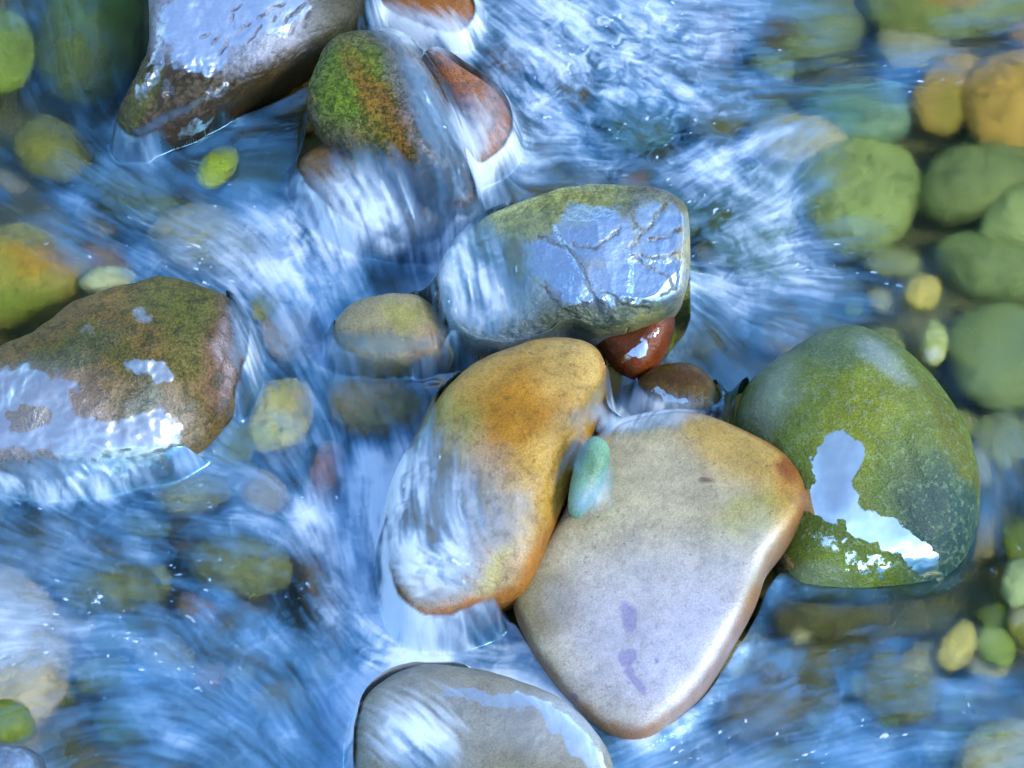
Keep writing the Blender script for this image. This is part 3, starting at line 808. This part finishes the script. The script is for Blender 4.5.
HX, HY = np.meshgrid(hx, hy)
hb = HY * .035
emerg = (hs > hb + .004).astype(float)
men = samp(gauss_blur(emerg, 2.2), hx[0], hy[0], HS, GX, GY)
hs_s = gauss_blur(np.maximum(hs, hb - .02), 1.3)
hd = hs.copy()
for dy_ in range(-2, 3):
    for dx_ in range(-2, 3):
        hd = np.maximum(hd, np.roll(np.roll(hs, dy_, 0), dx_, 1))
hd = gauss_blur(np.maximum(hd, hb - .02), 1.6)
h_dil = samp(hd, hx[0], hy[0], HS, GX, GY)
h_at = samp(hs_s, hx[0], hy[0], HS, GX, GY)
inside = (np.abs(GX) < .81) & (GY > -.76) & (GY < .9)
h_at = np.where(inside, h_at, -.2)
men = np.where(inside, men, 0)
base = base + men * (1 - men) * 4 * .007
cpx, cpy = image_px(np.stack([GX, GY, np.maximum(base, h_at)], -1))
wob = lowf(30, 30, 0, 3, 0.5) * 10
# where the sheet runs over stones: (cx, cy, rx, ry, rot, weight)
VEIL = [(425, 535, 78, 108, 5, 1), (405, 470, 46, 70, 25, 1), (572, 465, 10, 44, 24, .5), (510, 520, 30, 50, 20, .5), (480, 285, 62, 66, 0, 1), (470, 250, 40, 40, 0, 1), (432, 120, 18, 90, -24, 1), (440, 190, 30, 40, -20, 1), (385, 212, 92, 62, 30, 1),
        (462, 140, 40, 60, 0, .75), (500, 120, 30, 60, 0, .35), (430, 36, 80, 34, 12, .8), (418, 738, 66, 56, 0, 1), (310, 580, 40, 80, 0, 1), (245, 340, 16, 60, 0, .9), (590, 515, 16, 26, 30, .6), (390, 352, 70, 20, 0, .8), (90, 480, 120, 22, 0, 1), (640, 420, 90, 26, -6, .85), (604, 500, 16, 24, 20, .5), (170, 130, 60, 14, -25, .7)]
vm = np.zeros(GX.shape)
vin = np.zeros(GX.shape)
vst = L[1] * .10 + L[0] * .08 + L[2] * .06
for b in VEIL:
    de = ell(cpx + wob, cpy + wob * .5, b)
    vm = np.maximum(vm, 1 - sstep(1.15, 1.4, de))
    vin = np.maximum(vin, b[5] * (1 - sstep(.35, 1.1, de + vst)))
over = sstep(.001, .010, h_at - base)
pres = 1 - over * (1 - vin)
ridge = L[1] * .8 + L[2] * .4
h_dil = np.where(inside, h_dil, -.2)
WZ0 = base + vm * np.maximum(0, np.maximum(h_at, h_dil - .006) + .006 - base)
over = np.maximum(over, sstep(.002, .014, h_dil - base) * vm * (vin > .3))

# image-space grids of the white water and of the blue sky reflection painted on the water (one digit per 32 image pixels)
WHITE = """00100000000344557776665431001111
00100000000245667777665542011100
00000000000003568766666542122211
00122002110001367555566533210000
00122122110001367654456644100000
01233210122211555555667752000000
22333222344432250000006764210000
12334454444322650000047765310000
01235665543323764000057665310000
00000003553112775000045564440000
00000004553112565400044432000000
00000003443222200001231100000000
11000002332322100015620000000000
22100022222333211353000000000000
33222232223346433550000000000000
44433322334466655550000000000001
55544455544557655440000000000001
45444333345567544430000000000002
54334333445676544300000011100001
65444444445676445530000022210000
65443444444677776640002334431100
55433444444565444444203444333331
34433334344555443334444443333221
12344444444555432223455543333344"""
BLUE = """11200000000111235555544432111222
11200000001111345555555443223332
01111112321001345566666667666554
02344455542001235677777765431000
13455556654200125777777653321000
46666654565333335666666542111111
67766654556554440000004543111111
47776555677655660000055544221111
12456556788644770000054544332222
00123445688644777000055566543211
00000345677644887000056654332222
22000455666555500003446654332222
55200566555566300004446500000222
77643566556667311233004400000233
88876566556667333333002200000345
77777655567766533333002200000466
77777666776655433333002200000455
66766677887755433332004466666433
55667788887755433330006777764322
44677888887776566440005666654333
44578888888876667750006776665333
33578888888888777775437777766544
22467888888887777776667777766543
11357788888887777776677777776543"""


def image_grid(txt):
    rows = [list(map(int, (r + r[-1] * 40)[:32])) for r in txt.split()]
    for r in txt.split():
        if len(r) != 32:
            print('GRID ROW', len(r), r)
    a = np.array(rows, float) / 9
    a = np.repeat(np.repeat(a, 4, 0), 4, 1)
    return gauss_blur(a, 2.2)


gW, gB = image_grid(WHITE), image_grid(BLUE)
gpx, gpy = image_px(np.stack([GX, GY, WZ0], -1))


def image_samp(a, X, Y):
    return samp(a, 4.0, 4.0, 8.0, X, Y)


swirl = lowf(14, 14, 2, 4, .55)
aW = image_samp(gW, gpx + swirl * 34, gpy + swirl * 30)
aB = image_samp(gB, gpx + swirl * 34, gpy - swirl * 30)
fade = np.clip(1.6 - np.hypot(GX, GY) , 0, 1)
collar = men * (1 - men) * 4 * (1 - sstep(.0, .012, h_at - base))
cn = lowf(24, 24, 77, 4, .6)
aW = aW + .45 * collar * sstep(-.25, .35, cn + .9 * (aW - .25))
for b in [(395, 200, 80, 50, 30, .55), (330, 210, 50, 50, 0, .4), (325, 240, 40, 30, 30, .3), (440, 120, 24, 80, -24, .3), (480, 130, 30, 40, 0, .35), (420, 20, 60, 30, 0, .3), (430, 530, 60, 90, 0, .3), (395, 520, 14, 80, 5, .3), (475, 285, 60, 60, 0, .3), (425, 720, 80, 56, 0, .4), (600, 520, 14, 40, 20, .4), (310, 570, 40, 70, 0, .2), (650, 412, 70, 22, 0, .45), (590, 470, 24, 46, 15, .25), (60, 480, 100, 26, 0, .25), (20, 650, 50, 70, 0, .2), (290, 300, 110, 90, 30, .2), (330, 500, 70, 110, 10, .22), (190, 240, 90, 40, 25, .2), (250, 440, 70, 60, 0, .12), (400, 480, 40, 90, 10, .2), (90, 180, 80, 40, 25, .12), (440, 690, 90, 40, 0, .3)]:
    aW = aW + b[5] * (1 - sstep(.5, 1.3, ell(gpx, gpy, b)))
brk = np.exp(-(((gpx - 810) / 150) ** 2 + ((gpy - 670) / 75) ** 2)) + .8 * np.exp(-(((gpx - 190) / 150) ** 2 + ((gpy - 590) / 60) ** 2)) + .6 * np.exp(-(((gpx - 90) / 110) ** 2 + ((gpy - 150) / 90) ** 2))
brk = np.clip(brk, 0, 1) * sstep(-.30, .12, lowf(16, 22, 61, 3, .5))
aB = aB * (1 - .62 * brk)
aW = aW * (1 - .35 * brk)
aW = aW * fade + .25 * (1 - fade)
aB = aB * fade + .5 * (1 - fade)
tb = np.clip(samp(turb, vx[0], vy[0], VS, GX, GY) * 1.3, .42, 1)
for lab, ol, z, colr, bl in SUB:                       # the sheet is thin and calm over the crowns of the drowned stones
    xs_, ys_ = [p[0] for p in ol], [p[1] for p in ol]
    de = ell(gpx + swirl * 16, gpy + swirl * 16, (np.mean(xs_), np.mean(ys_), np.ptp(xs_) * .5, np.ptp(ys_) * .5, 0))
    w_ = 1 - .5 * (1 - sstep(.55, 1.25, de))
    aB = aB * w_
    aW = aW * (.5 + .5 * w_)
streak = L[0] * .22 + L[1] * .8 + L[2] * .35
streak /= streak.std()
fine = L[0] * .85 + L[1] * .5
cloud = fbm(np.stack([GX * 38 + swirl * 3, GY * 34 - swirl * 3, 0 * GX + 11], -1), 5, .62)
patch = lowf(11, 9, 21, 4, .55)
white = np.clip(aW * .90 + (streak * .62 * (1.15 - .6 * tb) + cloud * 2.2 * tb + patch * 1.3) * (.05 + aW * .40) - .11, 0, 1)
thread = sstep(1.6, 3.0, fine + .5 * L[2]) * sstep(.12, .5, aW) * .6
film_thread = over * vin * (.34 + .14 * L[1] + sstep(.5, 2.2, fine + .4 * L[2]) * .64) * (.4 + aW)
white = np.clip(np.maximum(np.maximum(white, thread), film_thread), 0, .96)
fn = lowf(7, 7, 41, 3, .5)
fleck = sstep(2.05, 2.9, FL + fn * 1.3 - .2) * sstep(.15, .45, aW + .5 * aB) * (.35 + .65 * sstep(-.1, .3, fn))  # white froth flecks that also serve as painted glints
white = np.clip(np.maximum(white, fleck * .95), 0, .96)
blue = np.clip(aB * .92 + (L[2] * .5 + L[1] * .4 + patch * 1.6) * (.04 + .26 * aB) - .05, 0, 1)
rp = np.exp(-(((gpx - 830) / 150) ** 2 + ((gpy - 84) / 34) ** 2)) + .5 * np.exp(-(((gpx - 960) / 90) ** 2 + ((gpy - 28) / 20) ** 2))
WZ = WZ0 + ridge * .0004 * (.15 + aW * .9 + aB * .7) * (1 - .5 * over)
WZ += rp * lowf(13, 42, 31, 3, .5) * .007
WZ += (L[2] * .0005 + lowf(16, 11, 5, 3, .5) * .004 * (1 - over)) * (aW + aB) * .6
me = grid_mesh('stream_water', wx_, wy_, WZ)
attr_f(me, 'white', white)
attr_f(me, 'blue', blue)
attr_f(me, 'veil', pres)
attr_f(me, 'draped', over)
k = NT('rushing_water')
pos = k.n('ShaderNodeTexCoord').outputs['Object']
w = k.attr('white')
b = k.attr('blue')
rip = k.math('ADD', k.math('MULTIPLY', k.noise(pos, 70, 3, .5), 1.0), k.math('MULTIPLY', k.noise(pos, 260, 2, .5), .28))
bp = k.n('ShaderNodeBump', {'Height': rip, 'Strength': .12, 'Distance': .006})
bg_ = k.n('ShaderNodeBump', {'Height': rip, 'Strength': .5, 'Distance': .006})
clear = k.n('ShaderNodeBsdfRefraction', {'Color': (.92, .96, .88, 1), 'Roughness': .35, 'IOR': 1.33, 'Normal': bp.outputs[0]})
gl = k.n('ShaderNodeBsdfGlossy', {'Color': (.27, .70, 1, 1), 'Roughness': .26, 'Normal': bp.outputs[0]})  # sky reflection tinted bluer by the gloss colour
gsp = k.n('ShaderNodeBsdfGlossy', {'Color': (.9, .95, 1, 1), 'Roughness': .08, 'Normal': bg_.outputs[0]})
gm = k.n('ShaderNodeMixShader', {0: .06, 1: gl.outputs[0], 2: gsp.outputs[0]})
fr = k.n('ShaderNodeFresnel', {'IOR': 1.33, 'Normal': bp.outputs[0]})
gf = k.math('ADD', k.math('MULTIPLY', k.math('POWER', b, 1.5), .62), k.math('MULTIPLY', fr.outputs[0], .35), clamp=True)
gf = k.math('MULTIPLY', gf, k.math('SUBTRACT', 1.0, k.math('MULTIPLY', k.attr('draped'), .75)))
s1 = k.n('ShaderNodeMixShader', {0: gf, 1: clear.outputs[0], 2: gm.outputs[0]})
fc = k.mixc(k.ramp(w, .1, .95), (.09, .32, .62, 1), (.63, .75, .87, 1))
foam = k.n('ShaderNodeBsdfPrincipled', {'Base Color': fc, 'Roughness': .5, 'Normal': bp.outputs[0]})
s2 = k.n('ShaderNodeMixShader', {0: k.math('MULTIPLY', w, .92), 1: s1.outputs[0], 2: foam.outputs[0]})
none = k.n('ShaderNodeBsdfTransparent', {'Color': (1, 1, 1, 1)})
s3 = k.n('ShaderNodeMixShader', {0: k.attr('veil'), 1: none.outputs[0], 2: s2.outputs[0]})
me.materials.append(k.out(s3.outputs[0]))
water = bpy.data.objects.new('stream_water', me)
COL.objects.link(water)
water['kind'] = 'structure'

# ------------------------------------------------------------------ light
SUN_EL, SUN_AZ = math.radians(43), math.radians(118)
wd = bpy.data.worlds.new('World')
scene.world = wd
wd.use_nodes = True
nt = wd.node_tree
sky = nt.nodes.new('ShaderNodeTexSky')
sky.sky_type = 'NISHITA'
sky.sun_disc = False
sky.sun_elevation = SUN_EL
sky.sun_rotation = SUN_AZ
sky.ozone_density = 1.8
sky.dust_density = 0.2
bg = nt.nodes['Background']
bg.inputs[1].default_value = .15
nt.links.new(sky.outputs[0], bg.inputs[0])
sl = bpy.data.lights.new('sun', 'SUN')
sl.energy = 1.2
sl.angle = math.radians(12)
sl.color = (1, .95, .86)
so = bpy.data.objects.new('sun', sl)
COL.objects.link(so)
sd = Vector((math.sin(SUN_AZ) * math.cos(SUN_EL), math.cos(SUN_AZ) * math.cos(SUN_EL), math.sin(SUN_EL)))
so.rotation_euler = sd.to_track_quat('Z', 'Y').to_euler()
so.location = sd * 8

scene.view_settings.view_transform = 'Standard'
scene.view_settings.look = 'None'
scene.view_settings.exposure = 1.45
scene.view_settings.gamma = 1
scene.cycles.use_denoising = True
scene.cycles.max_bounces = 8
scene.cycles.transparent_max_bounces = 12
